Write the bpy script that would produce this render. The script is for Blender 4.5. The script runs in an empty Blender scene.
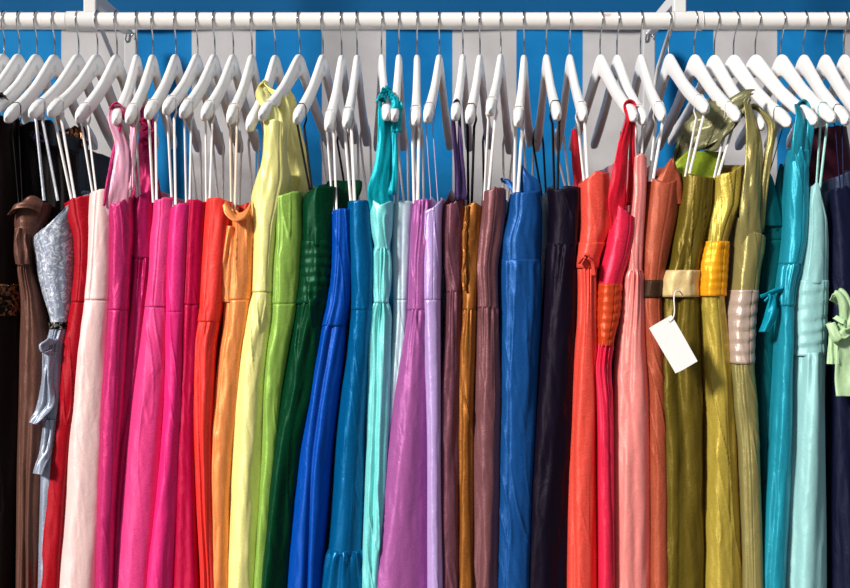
import bpy, math, random
import numpy as np
from mathutils import Vector, Matrix, Euler

# ------------------------------------------------------------------ camera, world, sun, exposure
S = bpy.context.scene
C = S.collection
CAM_Z = 1.23; CAM_D = 2.4; F = 1248.0; CX = 425.0; CY = 294.0
cd = bpy.data.cameras.new('camera'); cam = bpy.data.objects.new('camera', cd); C.objects.link(cam)
cam.location = (0, -CAM_D, CAM_Z); cam.rotation_euler = (math.pi/2, 0, 0)
cd.sensor_width = 36; cd.lens = 36*F/850; cd.clip_start = .05
cd.dof.use_dof = True; cd.dof.focus_distance = 2.2; cd.dof.aperture_fstop = 8
S.camera = cam
w = bpy.data.worlds.new('sky'); S.world = w; w.use_nodes = True
nt = w.node_tree; bg = nt.nodes['Background']
bg.inputs['Strength'].default_value = .9
_tc = nt.nodes.new('ShaderNodeTexCoord'); _sp = nt.nodes.new('ShaderNodeSeparateXYZ'); _cr = nt.nodes.new('ShaderNodeValToRGB')
_cr.color_ramp.elements[0].position = 0; _cr.color_ramp.elements[0].color = (.12, .13, .15, 1)
_cr.color_ramp.elements[1].position = .8; _cr.color_ramp.elements[1].color = (.52, .58, .68, 1)
nt.links.new(_tc.outputs['Generated'], _sp.inputs[0]); nt.links.new(_sp.outputs['Z'], _cr.inputs['Fac']); nt.links.new(_cr.outputs['Color'], bg.inputs['Color'])
sd = bpy.data.lights.new('sun', 'SUN'); sun = bpy.data.objects.new('sun', sd); C.objects.link(sun)
sd.energy = 4.7; sd.angle = math.radians(9); sd.color = (1, .95, .88)
sun.rotation_euler = Euler((math.radians(63), 0, math.radians(-48)))
S.view_settings.view_transform = 'Standard'; S.view_settings.look = 'None'
S.view_settings.exposure = 0.0; S.view_settings.gamma = 1; S.view_settings.use_curve_mapping = False

# ------------------------------------------------------------------ helpers
def W(px, py, Y):
    """world point of a measured picture position at depth Y"""
    k = (CAM_D + Y)/F
    return ((px-CX)*k, Y, CAM_Z-(py-CY)*k)
def lin(c):
    r = []
    for v in c:
        v /= 255.
        r.append(v/12.92 if v <= .04045 else ((v+.055)/1.055)**2.4)
    return tuple(r)+(1,)
def mat(name, rgb, rough=.5, metal=0, spec=.5, **kw):
    m = bpy.data.materials.new(name); m.use_nodes = True
    b = m.node_tree.nodes['Principled BSDF']
    b.inputs['Base Color'].default_value = lin(rgb)
    b.inputs['Roughness'].default_value = rough; b.inputs['Metallic'].default_value = metal
    b.inputs['Specular IOR Level'].default_value = spec
    return m
def noise_bump(m, scale, vec, strength, dist, detail=3, prev=None, distort=0):
    n = m.node_tree.nodes; l = m.node_tree.links
    tc = n.new('ShaderNodeTexCoord'); mp = n.new('ShaderNodeMapping'); mp.inputs['Scale'].default_value = vec
    ns = n.new('ShaderNodeTexNoise'); ns.inputs['Scale'].default_value = scale; ns.inputs['Detail'].default_value = detail
    ns.inputs['Distortion'].default_value = distort
    bp = n.new('ShaderNodeBump'); bp.inputs['Strength'].default_value = strength; bp.inputs['Distance'].default_value = dist
    l.new(tc.outputs['Object'], mp.inputs['Vector']); l.new(mp.outputs['Vector'], ns.inputs['Vector'])
    l.new(ns.outputs['Fac'], bp.inputs['Height'])
    if prev: l.new(prev.outputs['Normal'], bp.inputs['Normal'])
    l.new(bp.outputs['Normal'], n['Principled BSDF'].inputs['Normal'])
    return ns, bp
def fabric(name, rgb, rough=.42, metal=.12, slub=.35, crease=.5, sheen=.25, tint=None, var=.12):
    m = mat(name, rgb, rough+.03, min(.4, metal*1.25+.03), .9*(.3+.7*min(1, (sum(rgb)/3+.4*max(rgb))/190)))
    n = m.node_tree.nodes; l = m.node_tree.links; b = n['Principled BSDF']
    b.inputs['Anisotropic'].default_value = .6; b.inputs['Anisotropic Rotation'].default_value = .25
    tg = n.new('ShaderNodeTangent'); tg.direction_type = 'RADIAL'; tg.axis = 'Z'; l.new(tg.outputs[0], b.inputs['Tangent'])
    b.inputs['Sheen Weight'].default_value = sheen*.35; b.inputs['Sheen Roughness'].default_value = .4
    b.inputs['Sheen Tint'].default_value = lin(tint or tuple(min(255, c*1.15+25) for c in rgb))
    b.inputs['Specular Tint'].default_value = lin(tuple(min(255, c*.45+130) for c in rgb))
    ns, bp = noise_bump(m, 1, (24, 24, 13), crease, .005, 4, None, 1.0)
    ns2, bp2 = noise_bump(m, 1, (260, 260, 1500), slub, .0006, 2, bp)
    # woven slub threads, a little lighter and darker than the cloth
    r = n.new('ShaderNodeValToRGB'); r.color_ramp.elements[0].position = .3; r.color_ramp.elements[1].position = .72
    base = np.array(rgb, float)
    r.color_ramp.elements[0].color = lin(tuple(base*(1-var))); r.color_ramp.elements[1].color = lin(tuple(np.minimum(255, base*(1+var)+4)))
    l.new(ns2.outputs['Fac'], r.inputs['Fac']); l.new(r.outputs['Color'], b.inputs['Base Color'])
    return m
def sequin(name, rgb):
    m = mat(name, rgb, .25, .8)
    n = m.node_tree.nodes; l = m.node_tree.links; b = n['Principled BSDF']
    tc = n.new('ShaderNodeTexCoord'); v = n.new('ShaderNodeTexVoronoi'); v.inputs['Scale'].default_value = 230
    r = n.new('ShaderNodeValToRGB'); r.color_ramp.elements[0].color = lin((18, 10, 10)); r.color_ramp.elements[1].color = lin(rgb)
    r.color_ramp.elements[0].position = .45; r.color_ramp.elements[1].position = .95
    bp = n.new('ShaderNodeBump'); bp.inputs['Strength'].default_value = 1; bp.inputs['Distance'].default_value = .003
    sx = n.new('ShaderNodeSeparateColor')
    l.new(tc.outputs['Object'], v.inputs['Vector']); l.new(v.outputs['Color'], sx.inputs[0]); l.new(sx.outputs[0], r.inputs['Fac'])
    l.new(sx.outputs[1], bp.inputs['Height'])
    l.new(r.outputs['Color'], b.inputs['Base Color']); l.new(bp.outputs['Normal'], b.inputs['Normal'])
    return m
def brocade(name, rgb):
    m = fabric(name, rgb, .42, .15, .3, .4, .2)
    n = m.node_tree.nodes; l = m.node_tree.links; b = n['Principled BSDF']
    tc = n.new('ShaderNodeTexCoord'); ns = n.new('ShaderNodeTexNoise'); ns.inputs['Scale'].default_value = 55
    ns.inputs['Detail'].default_value = 5; ns.inputs['Distortion'].default_value = 3.5
    r = n.new('ShaderNodeValToRGB'); r.color_ramp.elements[0].position = .5; r.color_ramp.elements[1].position = .6
    r.color_ramp.elements[0].color = lin(rgb); r.color_ramp.elements[1].color = lin((205, 208, 218))
    l.new(tc.outputs['Object'], ns.inputs['Vector']); l.new(ns.outputs['Fac'], r.inputs['Fac']); l.new(r.outputs['Color'], b.inputs['Base Color'])
    return m
def mesh(name, verts, faces, m, parent=None, smooth=True, loc=None):
    me = bpy.data.meshes.new(name)
    v = np.asarray(verts, float)
    if loc is not None: v = v-np.array(loc)
    me.from_pydata(v.tolist(), [], faces); me.update()
    if smooth: me.polygons.foreach_set('use_smooth', [True]*len(me.polygons))
    o = bpy.data.objects.new(name, me); C.objects.link(o); me.materials.append(m)
    if parent: o.parent = parent
    return o
def empty(name, loc, label=None, cat=None, group=None):
    o = bpy.data.objects.new(name, None); C.objects.link(o); o.location = loc; o.empty_display_size = .05
    if label: o['label'] = label
    if cat: o['category'] = cat
    if group: o['group'] = group
    return o
def grid_faces(nr, nc, close=False):
    f = []
    for i in range(nr-1):
        for j in range(nc if close else nc-1):
            k = (j+1) % nc
            f.append((i*nc+j, i*nc+k, (i+1)*nc+k, (i+1)*nc+j))
    return f
def box(v, f, lo, hi):
    s = len(v); x0, y0, z0 = lo; x1, y1, z1 = hi
    v += [(x0,y0,z0),(x1,y0,z0),(x1,y1,z0),(x0,y1,z0),(x0,y0,z1),(x1,y0,z1),(x1,y1,z1),(x0,y1,z1)]
    f += [tuple(s+i for i in q) for q in ((3,2,1,0),(4,5,6,7),(0,1,5,4),(1,2,6,5),(2,3,7,6),(3,0,4,7))]
def smooth_path(P, n):
    P = np.asarray(P, float); k = len(P)
    t = np.linspace(0, k-1, n); i = np.clip(t.astype(int), 0, k-2); u = (t-i)[:, None]
    Q = np.vstack([2*P[0]-P[1], P, 2*P[-1]-P[-2]])
    a, b, c, d = Q[i], Q[i+1], Q[i+2], Q[i+3]
    return .5*((2*b)+(c-a)*u+(2*a-5*b+4*c-d)*u**2+(3*b-a-3*c+d)*u**3)
def tube(P, r, seg=8):
    P = np.asarray(P, float); n = len(P)
    T = np.gradient(P, axis=0); T /= np.linalg.norm(T, axis=1)[:, None]+1e-12
    up = np.array((1., 0, 0)) if abs(T[0][0]) < .8 else np.array((0, 0, 1.))
    v = []
    for i in range(n):
        a = up-T[i]*up.dot(T[i]); a /= np.linalg.norm(a); b = np.cross(T[i], a); up = a
        for k in range(seg):
            q = 2*math.pi*k/seg; v.append(P[i]+r*(math.cos(q)*a+math.sin(q)*b))
    f = grid_faces(n, seg, True); f.append(tuple(range(seg))); f.append(tuple((n-1)*seg+k for k in range(seg))[::-1])
    return v, f
def ribbon(P, Wd, half, th):
    """flat band along points P, half width 'half' along direction Wd (arrays), thickness th"""
    P = np.asarray(P, float); n = len(P); Wd = np.asarray(Wd, float)
    Wd = Wd/np.linalg.norm(Wd, axis=1)[:, None]
    T = np.gradient(P, axis=0); T /= np.linalg.norm(T, axis=1)[:, None]+1e-12
    N = np.cross(T, Wd); N /= np.linalg.norm(N, axis=1)[:, None]+1e-12
    half = np.broadcast_to(half, (n,))
    v = []
    for i in range(n):
        h = half[i]
        for a, b in ((-1, -1), (1, -1), (1, 1), (-1, 1)): v.append(P[i]+Wd[i]*h*a+N[i]*th*.5*b)
    f = grid_faces(n, 4, True); f.append((0, 1, 2, 3)); f.append(tuple((n-1)*4+k for k in (3, 2, 1, 0)))
    return v, f
def lattice(rng, nx, ny):
    return rng.uniform(-1, 1, (nx, ny))
def vnoise(L, x, y):
    nx, ny = L.shape
    xi = np.floor(x).astype(int); yi = np.floor(y).astype(int); fx = x-xi; fy = y-yi
    fx = fx*fx*(3-2*fx); fy = fy*fy*(3-2*fy)
    g = lambda a, b: L[np.mod(a, nx), np.mod(b, ny)]
    return (g(xi, yi)*(1-fx)+g(xi+1, yi)*fx)*(1-fy)+(g(xi, yi+1)*(1-fx)+g(xi+1, yi+1)*fx)*fy

# ------------------------------------------------------------------ setting: ground, striped tent wall, valance
m_ground = mat('paving', (120, 112, 104), .9); noise_bump(m_ground, 30, (1, 1, 1), .4, .01)
g = mesh('floor', [(-6, -6, 0), (6, -6, 0), (6, 6, 0), (-6, 6, 0)], [(0, 1, 2, 3)], m_ground); g['kind'] = 'structure'

def stripe_mat():
    m = mat('striped_canvas', (190, 190, 195), .8, 0, .2)
    n = m.node_tree.nodes; l = m.node_tree.links; b = n['Principled BSDF']
    tc = n.new('ShaderNodeTexCoord'); sp = n.new('ShaderNodeSeparateXYZ'); l.new(tc.outputs['Object'], sp.inputs[0])
    x0 = (190-CX)*2.78/F; pitch = 131.3*2.78/F
    a = n.new('ShaderNodeMath'); a.operation = 'SUBTRACT'; a.inputs[1].default_value = x0; l.new(sp.outputs['X'], a.inputs[0])
    d = n.new('ShaderNodeMath'); d.operation = 'DIVIDE'; d.inputs[1].default_value = pitch; l.new(a.outputs[0], d.inputs[0])
    fr = n.new('ShaderNodeMath'); fr.operation = 'FRACT'; l.new(d.outputs[0], fr.inputs[0])
    c = n.new('ShaderNodeMath'); c.operation = 'LESS_THAN'; c.inputs[1].default_value = .49; l.new(fr.outputs[0], c.inputs[0])
    ns = n.new('ShaderNodeTexNoise'); ns.inputs['Scale'].default_value = 9; ns.inputs['Detail'].default_value = 6; l.new(tc.outputs['Object'], ns.inputs['Vector'])
    def pair(c0, c1):
        r = n.new('ShaderNodeValToRGB'); r.color_ramp.elements[0].position = .35; r.color_ramp.elements[1].position = .65
        r.color_ramp.elements[0].color = lin(c0); r.color_ramp.elements[1].color = lin(c1); l.new(ns.outputs['Fac'], r.inputs['Fac']); return r
    rb = pair((0, 108, 172), (18, 126, 190)); rw = pair((178, 175, 176), (196, 194, 196))
    mx = n.new('ShaderNodeMix'); mx.data_type = 'RGBA'
    l.new(c.outputs[0], mx.inputs['Factor']); l.new(rb.outputs[0], mx.inputs['A']); l.new(rw.outputs[0], mx.inputs['B'])
    l.new(mx.outputs['Result'], b.inputs['Base Color'])
    noise_bump(m, 300, (1, 1, 1), .25, .001)
    return m
rng = np.random.default_rng(5)
def cloth_sheet(name, x0, x1, z0, z1, Y, m, amp, nx=120, nz=60, th=.002):
    L = lattice(rng, 32, 32)
    X, Z = np.meshgrid(np.linspace(x0, x1, nx), np.linspace(z0, z1, nz))
    D = amp*vnoise(L, X*5+50, Z*2.2+50)+amp*.4*vnoise(L, X*13+70, Z*6+20)
    A = np.stack([X, Y+D, Z], -1).reshape(-1, 3); B = A+np.array((0, th, 0))
    f = grid_faces(nz, nx); k = len(A)
    f2 = [tuple(i+k for i in q)[::-1] for q in f]
    o = mesh(name, np.vstack([A, B]), f+f2, m); return o
wb = cloth_sheet('wall_back', -1.9, 1.9, .0, 1.92, .40, stripe_mat(), .006); wb['kind'] = 'structure'
m_val = mat('blue_canvas', (0, 84, 136), .8, 0, .2); noise_bump(m_val, 300, (1, 1, 1), .25, .001)
# plain blue valance hangs from the tent roof in front of the striped wall
vz = W(0, 22, .375)[2]
vl = cloth_sheet('trim_1', -1.9, 1.9, vz, 2.35, .378, m_val, .004, 120, 20); vl['kind'] = 'structure'
# sloping tent roof behind and above
A = [(-1.9, .35, 2.33), (1.9, .35, 2.33), (1.9, -.35, 2.62), (-1.9, -.35, 2.62)]
vv = A+[(x, y, z+.004) for x, y, z in A]
rf = mesh('ceiling', vv, [(0, 1, 2, 3), (7, 6, 5, 4), (0, 4, 5, 1), (1, 5, 6, 2), (2, 6, 7, 3), (3, 7, 4, 0)], m_val, smooth=False); rf['kind'] = 'structure'

# ------------------------------------------------------------------ the rail and its frame
m_rail = mat('white_painted_pipe', (238, 234, 230), .38); noise_bump(m_rail, 40, (1, 1, 1), .15, .002)
m_frame = mat('white_frame_metal', (225, 222, 220), .5)
m_post = mat('grey_frame_metal', (186, 186, 188), .6)
m_chrome = mat('chrome_wire', (190, 190, 190), .18, 1)
RZ = W(0, 21, 0)[2]; RR = .0162
rail = empty('clothes_rail', (0, 0, 0), 'long white horizontal clothes rail carrying all the hangers, with white uprights and frame', 'clothes rail')
P = [(x, 0, RZ) for x in np.linspace(-1.15, 1.15, 24)]
v, f = tube(P, RR, 32); mesh('rail_pipe', v, f, m_rail, rail)
for px in (91, 679):
    x = (px-CX)*CAM_D/F; hw = .0118
    v, f = [], []; box(v, f, (x-hw, -.011, RZ+RR-.002), (x+hw, .011, 2.36)); o = mesh('upright', v, f, m_frame, rail, False)
    bv = o.modifiers.new('b', 'BEVEL'); bv.width = .002; bv.segments = 2
    # socket that clamps the rail
    cx = x+(-.018 if px < 400 else .016)
    P = [(cx-.028, 0, RZ), (cx-.026, 0, RZ), (cx, 0, RZ), (cx+.026, 0, RZ), (cx+.028, 0, RZ)]
    v, f = tube(P, RR+.0022, 32); mesh('rail_socket', v, f, m_frame, rail)
    # rear post against the canvas
    v, f = [], []; box(v, f, (x-.013, .318, 0), (x+.013, .338, RZ+.060)); o = mesh('rear_post', v, f, m_post, rail, False)
    bv = o.modifiers.new('b', 'BEVEL'); bv.width = .002; bv.segments = 2
    # horizontal arm from upright back to rear post
    v, f = [], []; box(v, f, (x-.009, .011, RZ+.036), (x+.009, .296, RZ+.060)); mesh('cross_arm', v, f, m_frame, rail, False)
    # thin diagonal strut
    v, f = tube([(x, .011, RZ+.03), (x+(.01 if px < 400 else -.01), .16, RZ-.06), (x, .32, RZ-.16)], .0045, 10); mesh('strut', v, f, m_frame, rail)
    # little eye hook on the rear post
    P = []
    for k in range(15):
        a = -2.3+k/14*4.6; P.append((x+.007*math.cos(a+1.2), .312, W(0, 34, .312)[2]+.007*math.sin(a+1.2)))
    P += [(P[-1][0]-.002, .312, P[-1][2]-.008), (P[-1][0]-.001, .318, P[-1][2]-.014)]
    v, f = tube(P, .0018, 8); mesh('eye_hook', v, f, m_chrome, rail)
# small red scuff marks on the rail
m_red = mat('red_ink', (205, 90, 70), .6)
v, f = [], []
for k, (a, b, h) in enumerate(((604, 606.2, 14.3), (606.8, 609, 13.6), (609.6, 611, 14.2), (605, 610, 15.6))):
    for px0, px1 in ((a, b),):
        z0 = W(0, h+.9, -.012)[2]; dz = z0-RZ; y = -math.sqrt(max(1e-6, RR**2-dz**2))-.0003
        x0, _, _ = W(px0, h, y); x1, _, _ = W(px1, h, y)
        box(v, f, (x0, y, z0), (x1, y+.0012, z0+.0012))
mesh('red_mark', v, f, m_red, rail, False)

# ------------------------------------------------------------------ hangers
m_hang = mat('white_hanger', (240, 238, 236), .33, 0, .5); noise_bump(m_hang, 60, (1, 1, 1), .1, .001)
m_logo = mat('pale_blue_print', (196, 218, 228), .5)
HT = W(0, 54.5, 0)[2]-RZ        # top of the body, relative to rail centre
RT = np.array([0, .01, .02, .035, .06, .10, .15, .19, .205, .213, .218])
TOP = np.array([0, -.0012, -.006, -.0185, -.041, -.074, -.106, -.127, -.136, -.144, -.154])
BOT = np.array([-.042, -.0450, -.0505, -.0605, -.078, -.105, -.1335, -.1535, -.1600, -.1605, -.157])
def prof(r):
    r = abs(r); return np.interp(r, RT, TOP), np.interp(r, RT, BOT)
def hanger_mesh():
    rs = np.concatenate([np.linspace(-.218, -.2, 8), np.linspace(-.196, -.03, 34), np.linspace(-.026, .026, 15), np.linspace(.03, .196, 34), np.linspace(.2, .218, 8)])
    SEG = 20; v = []
    sm = lambda arr: np.convolve(np.pad(arr, 2, mode='edge'), [.1, .2, .4, .2, .1], 'valid')
    rc = np.clip(rs, -.2, .2); tp = sm(np.array([prof(r)[0] for r in rc])); bt = sm(np.array([prof(r)[1] for r in rc]))
    for i, r in enumerate(rs):
        a = abs(r); cz = (tp[i]+bt[i])/2; h = (tp[i]-bt[i])/2
        t = np.interp(a, [0, .03, .1, .17, .2, .218], [.0062, .0062, .007, .0084, .0084, .0084])
        if .166 < a < .174: h *= .93; t *= .93
        if a > .174: h *= 1.03
        if a > .196:
            q_ = math.sqrt(max(.0, 1-((a-.196)/.0220)**2)); h *= .04+.96*q_; t *= .04+.96*q_; cz -= (a-.196)*.35
        for k in range(SEG):
            q = 2*math.pi*k/SEG; cc, ss = math.cos(q), math.sin(q); e = .62
            v.append((math.copysign(abs(cc)**e, cc)*t, r, HT+cz+math.copysign(abs(ss)**e, ss)*h))
    f = grid_faces(len(rs), SEG, True); f.append(tuple(range(SEG))); f.append(tuple((len(rs)-1)*SEG+k for k in range(SEG))[::-1])
    return v, f
def hook_mesh():
    P = [(0, 0, HT-.012), (0, 0, HT+.004), (0, 0, HT+.02), (0, -.003, -RR-.016)]
    R = RR+.0028
    for a in np.radians(np.arange(215, -12, -15)):
        P.append((0, R*math.cos(a), R*math.sin(a)))
    return tube(smooth_path(P, 90), .0015, 8)
def logo_mesh(sgn):
    v, f = [], []; x = sgn*.0066
    def ring(cy, cz, r, w, n=14):
        s = len(v)
        for k in range(n):
            q = 2*math.pi*k/n
            for rr in (r, r-w): v.append((x, cy+rr*math.cos(q), cz+rr*math.sin(q)))
        for k in range(n):
            a = s+2*k; b = s+2*((k+1) % n); f.append((a, b, b+1, a+1))
    for side in (-1,):
        ring(side*.016, HT-.030, .0065, .0022); ring(side*.016, HT-.030, .0028, .0026)
        for k in range(3):
            y0 = side*(.029+.006*k); z0 = HT-.043-.004*k
            s = len(v); v.extend([(x, y0, z0-.006), (x, y0+side*.0018, z0-.006), (x, y0+side*.0018, z0+.004), (x, y0, z0+.004)]); f.append((s, s+1, s+2, s+3))
    return v, f
hb = hanger_mesh(); hk = hook_mesh(); lg = logo_mesh(1)
me_b = None
class Hg: pass
# body top px, near tip (px, py)
HL = [(5,-42,112),(20,-24,113),(37.5,-8,116),(55,8,120),(79,34,116),(98,53,115),(117,79,120),(137,116,122),(153,129,121),(176,149,117),(198,168,113),(215,184,116),(233.5,205,118),
 (252,230,121),(275,247,128),(300,262,118),(323,296,121),(341.5,327,128),(357,346,125),(381.5,387,118),(399,394,119),(417,415.5,123),(439.5,427,120),(463,455,118),(480,468.5,121),
 (501,490,114),(524,517,124),(546,557,118),(569.5,583.5,119),(600,634,119),(617,644,122),(640.5,662,119),(668,703,112),(694,737,119),(715,765,127),(734,791,124),(755.5,816,122),(781,832,120),(803.5,846,122),(825,866,122),(844,884,120)]
def side_text(i):
    return ''
HD = {}
proto = None
def make_hanger(px, tx, ty, label):
    global proto
    x0 = (px-CX)*CAM_D/F; xt = (tx-CX)*(CAM_D-.205)/F
    if proto is None:
        e = empty('coat_hanger', (x0, 0, RZ)); mesh('hanger_body', hb[0], hb[1], m_hang, e); mesh('hook', hk[0], hk[1], m_chrome, e)
        mesh('logo_print', lg[0], lg[1], m_logo, e, False); proto = e
    else:
        e = proto.copy(); C.objects.link(e)
        for ch in list(proto.children):
            c = ch.copy(); C.objects.link(c); c.parent = e
        e.location = (x0, 0, RZ)
    yaw = math.asin(max(-.6, min(.6, (xt-x0)/.213)))
    dz = -(ty-120)/570.
    e.rotation_euler = (math.asin(-dz/.213), 0, yaw)
    e['label'] = label; e['category'] = 'hanger'; e['group'] = 'white hangers on the rail'
    h = Hg(); h.M = Matrix.Translation(e.location) @ e.rotation_euler.to_matrix().to_4x4(); h.x0 = x0; h.yaw = yaw
    HD[px] = h
    return h
def hpt(h, r, where, dx=0):
    t, b = prof(r); z = {'top': t, 'bot': b, 'mid': (t+b)/2}[where]
    return h.M @ Vector((dx, -r, HT+z))

# what hangs from each hanger, for its label
HN = ['at the far left edge of the rail, cut by the picture border','second from the left end of the rail','third from the left end, above black sequined dress',
 'with black thin strap, above brown satin dress','holding the silver brocade dress','holding the deep red dress','holding the pale blush pink dress','with magenta shoulder strap wrapped over its tip',
 'holding the dark raspberry dress','holding the hot pink dress','holding the bright pink dress beside crimson','holding the crimson dress','holding the coral red dress','holding the orange dress',
 'with pale yellow strap over its shoulder','holding the light green dress','holding the dark green dress by black loops','holding the royal blue dress','holding the cobalt blue dress with ruffled hem',
 'with frilled turquoise strap near its tip','holding the pale grey blue dress','holding the mauve purple dress','holding the lilac dress by thin lavender straps','with dark purple strap over its tip',
 'holding the bronze dress by black loops','holding the dusky mauve brown dress','holding the mid blue dress','holding the dark aubergine dress by black loops','holding the coral dress beside aubergine',
 'with red shoulder strap wrapped over its tip','holding the salmon pink dress','holding the rust brown dress','holding the olive dress with white tag','holding the gold dress with orange sash',
 'with olive sage shoulder strap over its tip','with thin dark green strap, above dark teal dress','with wide teal strap over its shoulder','holding the pale aqua dress','with thin navy straps near right edge',
 'second from the right end of the rail','last at the right end of the rail']
H = [make_hanger(*a, 'white wooden hanger '+HN[i]) for i, a in enumerate(HL)]

# ------------------------------------------------------------------ garments
def pchip(x, xp, fp):
    xp = np.asarray(xp, float); fp = np.asarray(fp, float)
    h = np.diff(xp); d = np.diff(fp)/h; m = np.zeros_like(fp)
    for i in range(1, len(fp)-1):
        if d[i-1]*d[i] > 0: m[i] = 2*d[i-1]*d[i]/(d[i-1]+d[i])
    m[0] = d[0]; m[-1] = d[-1]
    x = np.clip(x, xp[0], xp[-1]); i = np.clip(np.searchsorted(xp, x)-1, 0, len(h)-1); t = (x-xp[i])/h[i]
    return (2*t**3-3*t**2+1)*fp[i]+(t**3-2*t**2+t)*h[i]*m[i]+(-2*t**3+3*t**2)*fp[i+1]+(t**3-t**2)*h[i]*m[i+1]

NF = 57; NS = 12; NB = 7
class Dress:
    """a dress hanging edge-on: a closed cloth tube, wide rounded side fold at the front, thin body running back along its hanger"""
    def __init__(s, label, rows, near=0, h=None, seed=1, folds=5, amp=.22, back=.16, T=.0105, cloth=None, wrinkle=.0014, group=None, lobe=None, extra_low=None):
        s.yf = -.200-near*.001; s.h = H[h] if h is not None else None
        s.R = np.array(rows, float); s.seed = seed; s.rng = np.random.default_rng(seed); s.folds = folds; s.amp = amp
        s.back = back; s.T = T; s.wr = wrinkle; s.lobe = lobe
        k = (CAM_D+s.yf)/F; s.k = k
        s.Z = CAM_Z-(s.R[:, 0]-CY)*k; s.XL = (s.R[:, 1]-CX)*k; s.XR = (s.R[:, 2]-CX)*k
        # below the picture the skirt falls on to its hem
        s.hem = .16+s.rng.uniform(0, .08)
        dz = s.Z[-2]-s.Z[-1]
        if s.Z[-1] > s.hem+.05:
            gl = (s.XL[-1]-s.XL[-2])/dz*.5; gr = (s.XR[-1]-s.XR[-2])/dz*.5; D = s.Z[-1]-s.hem
            s.Z = np.append(s.Z, s.hem); s.XL = np.append(s.XL, s.XL[-1]+gl*D-.004); s.XR = np.append(s.XR, s.XR[-1]+gr*D+.004)
        s.slope = math.tan(s.h.yaw) if s.h else 0
        s.m = cloth; s.parts = False
        s.L1 = lattice(s.rng, 40, 40); s.L2 = lattice(s.rng, 40, 40)
        nf = max(2, round(folds*.65)); s.fc = np.linspace(-.8, .8, nf)+s.rng.uniform(-.12, .12, nf); s.fw = s.rng.uniform(.18, .40, nf)
        s.fs = s.rng.uniform(.4, 1, nf)*np.where(s.rng.random(nf) < .25, -.6, 1); s.fp = s.rng.uniform(0, 6, nf)
        cxh = (s.XL[-1]+s.XR[-1])/2
        s.root = empty('evening_dress', (cxh, 0, s.hem), label, 'dress', group)
        s.base = (cxh, 0, s.hem)
        s.top = s.R[0, 0]
    def edges(s, z):
        zz = s.Z[::-1]; return pchip(z, zz, s.XL[::-1]), pchip(z, zz, s.XR[::-1])
    def zpx(s, y): return CAM_Z-(y-CY)*s.k
    def part(s, name, y0, y1, m=None, off=0, rim=None, ruche=0, gather=0, fold=1, seam=None, flare=0, rfreq=9, waist=None, label=None, tuck=0, ramp=None, pleats=0):
        m = m or s.m
        if y1 is None and not gather and s.parts: y0 = s.lasty-.3
        s.lasty = y1
        z0 = s.zpx(y0); z1 = s.zpx(y1) if y1 is not None else s.hem
        zvis = s.zpx(600)
        if y1 is None: zs = np.concatenate([np.arange(z0, zvis, -.0046), np.linspace(zvis, z1, 22)])
        else: zs = np.linspace(z0, z1, max(6, int((z0-z1)/.0040)))
        xl, xr = s.edges(zs)
        wz = s.zpx(waist) if waist else (z0 if y1 is None else z0)
        V = []
        n = len(zs)
        c = (xl+xr)/2; w_ = np.maximum((xr-xl)/2, .0035)
        T = np.minimum(s.T, w_*.92)
        a = np.clip(1.05*w_, .012, .046)
        if s.lobe: a = np.full(n, s.lobe)
        # loop parameter
        th = np.linspace(-math.pi/2, math.pi/2, NF)
        uf = np.sin(th)                      # -1..1 across the front
        rows = np.zeros((n, NF+2*NS+NB, 3)); U = np.zeros((n, NF+2*NS+NB)); Fm = np.zeros_like(U)
        e = .92
        for i in range(n):
            yb0 = s.yf+a[i]
            xf = c[i]+w_[i]*np.sign(uf)*np.abs(uf)**1.0
            yf = yb0-a[i]*np.abs(np.cos(th))**e
            L = s.back-yb0
            dd = np.linspace(0, 1, NS+1)[1:]**1.5*L
            hw = T[i]+(w_[i]-T[i])*np.exp(-(dd/(a[i]*1.3+.006))**2)
            sl = -s.slope*dd*.8
            drift = 0
            right = np.stack([c[i]+hw+sl, yb0+dd], 1); left = np.stack([c[i]-hw+sl, yb0+dd], 1)[::-1]
            tb = np.linspace(math.pi/2, -math.pi/2, NB+2)[1:-1]
            bx = c[i]+sl[-1]+T[i]*np.sin(tb); by = s.back+.01*np.cos(tb)
            P2 = np.vstack([np.stack([xf, yf], 1), right, np.stack([bx, by], 1), left])
            rows[i, :, :2] = P2; rows[i, :, 2] = zs[i]
            U[i, :NF] = uf; U[i, NF:NF+NS] = 1+dd/.05; U[i, NF+NS:NF+NS+NB] = 8; U[i, NF+NS+NB:] = (-1-dd/.05)[::-1]
            Fm[i, :NF] = 1; Fm[i, NF:NF+NS] = np.exp(-dd/.04); Fm[i, NF+NS+NB:] = np.exp(-dd/.04)[::-1]
        # outward normals in plan
        Tn = np.roll(rows, -1, 1)-np.roll(rows, 1, 1); N = np.stack([Tn[..., 1], -Tn[..., 0], np.zeros_like(U)], -1)
        N /= np.linalg.norm(N, axis=-1)[..., None]+1e-9
        Zg = np.repeat(zs[:, None], U.shape[1], 1); Wg = w_[:, None]
        D = np.zeros_like(U)+off
        # long vertical folds
        grow = (np.clip((s.Z[0]-Zg)/.45, 0, 1)**.8*.75+.25)*(.8+.35*np.sin(Zg*8+s.fp[0])) if fold else 0
        if ruche: grow = grow*0
        if ramp: grow = np.clip((s.zpx(ramp[0])-Zg)/(s.zpx(ramp[0])-s.zpx(ramp[1])), 0, 1)*.9+.1
        for q in range(len(s.fc)):
            cc = s.fc[q]+.13*np.sin(Zg*5+s.fp[q])+.06*np.sin(Zg*13+s.fp[q]*2)
            ww = s.fw[q]*(1+.3*np.sin(Zg*7+s.fp[q]))
            D -= fold*s.amp*np.minimum(Wg, .03)*s.fs[q]*np.exp(-((U-cc)/ww)**2)*grow*Fm*np.minimum(1, np.maximum(0, 1.25-np.abs(U)))*1.7
        # drag wrinkles
        S1 = U*Wg/.02
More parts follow.
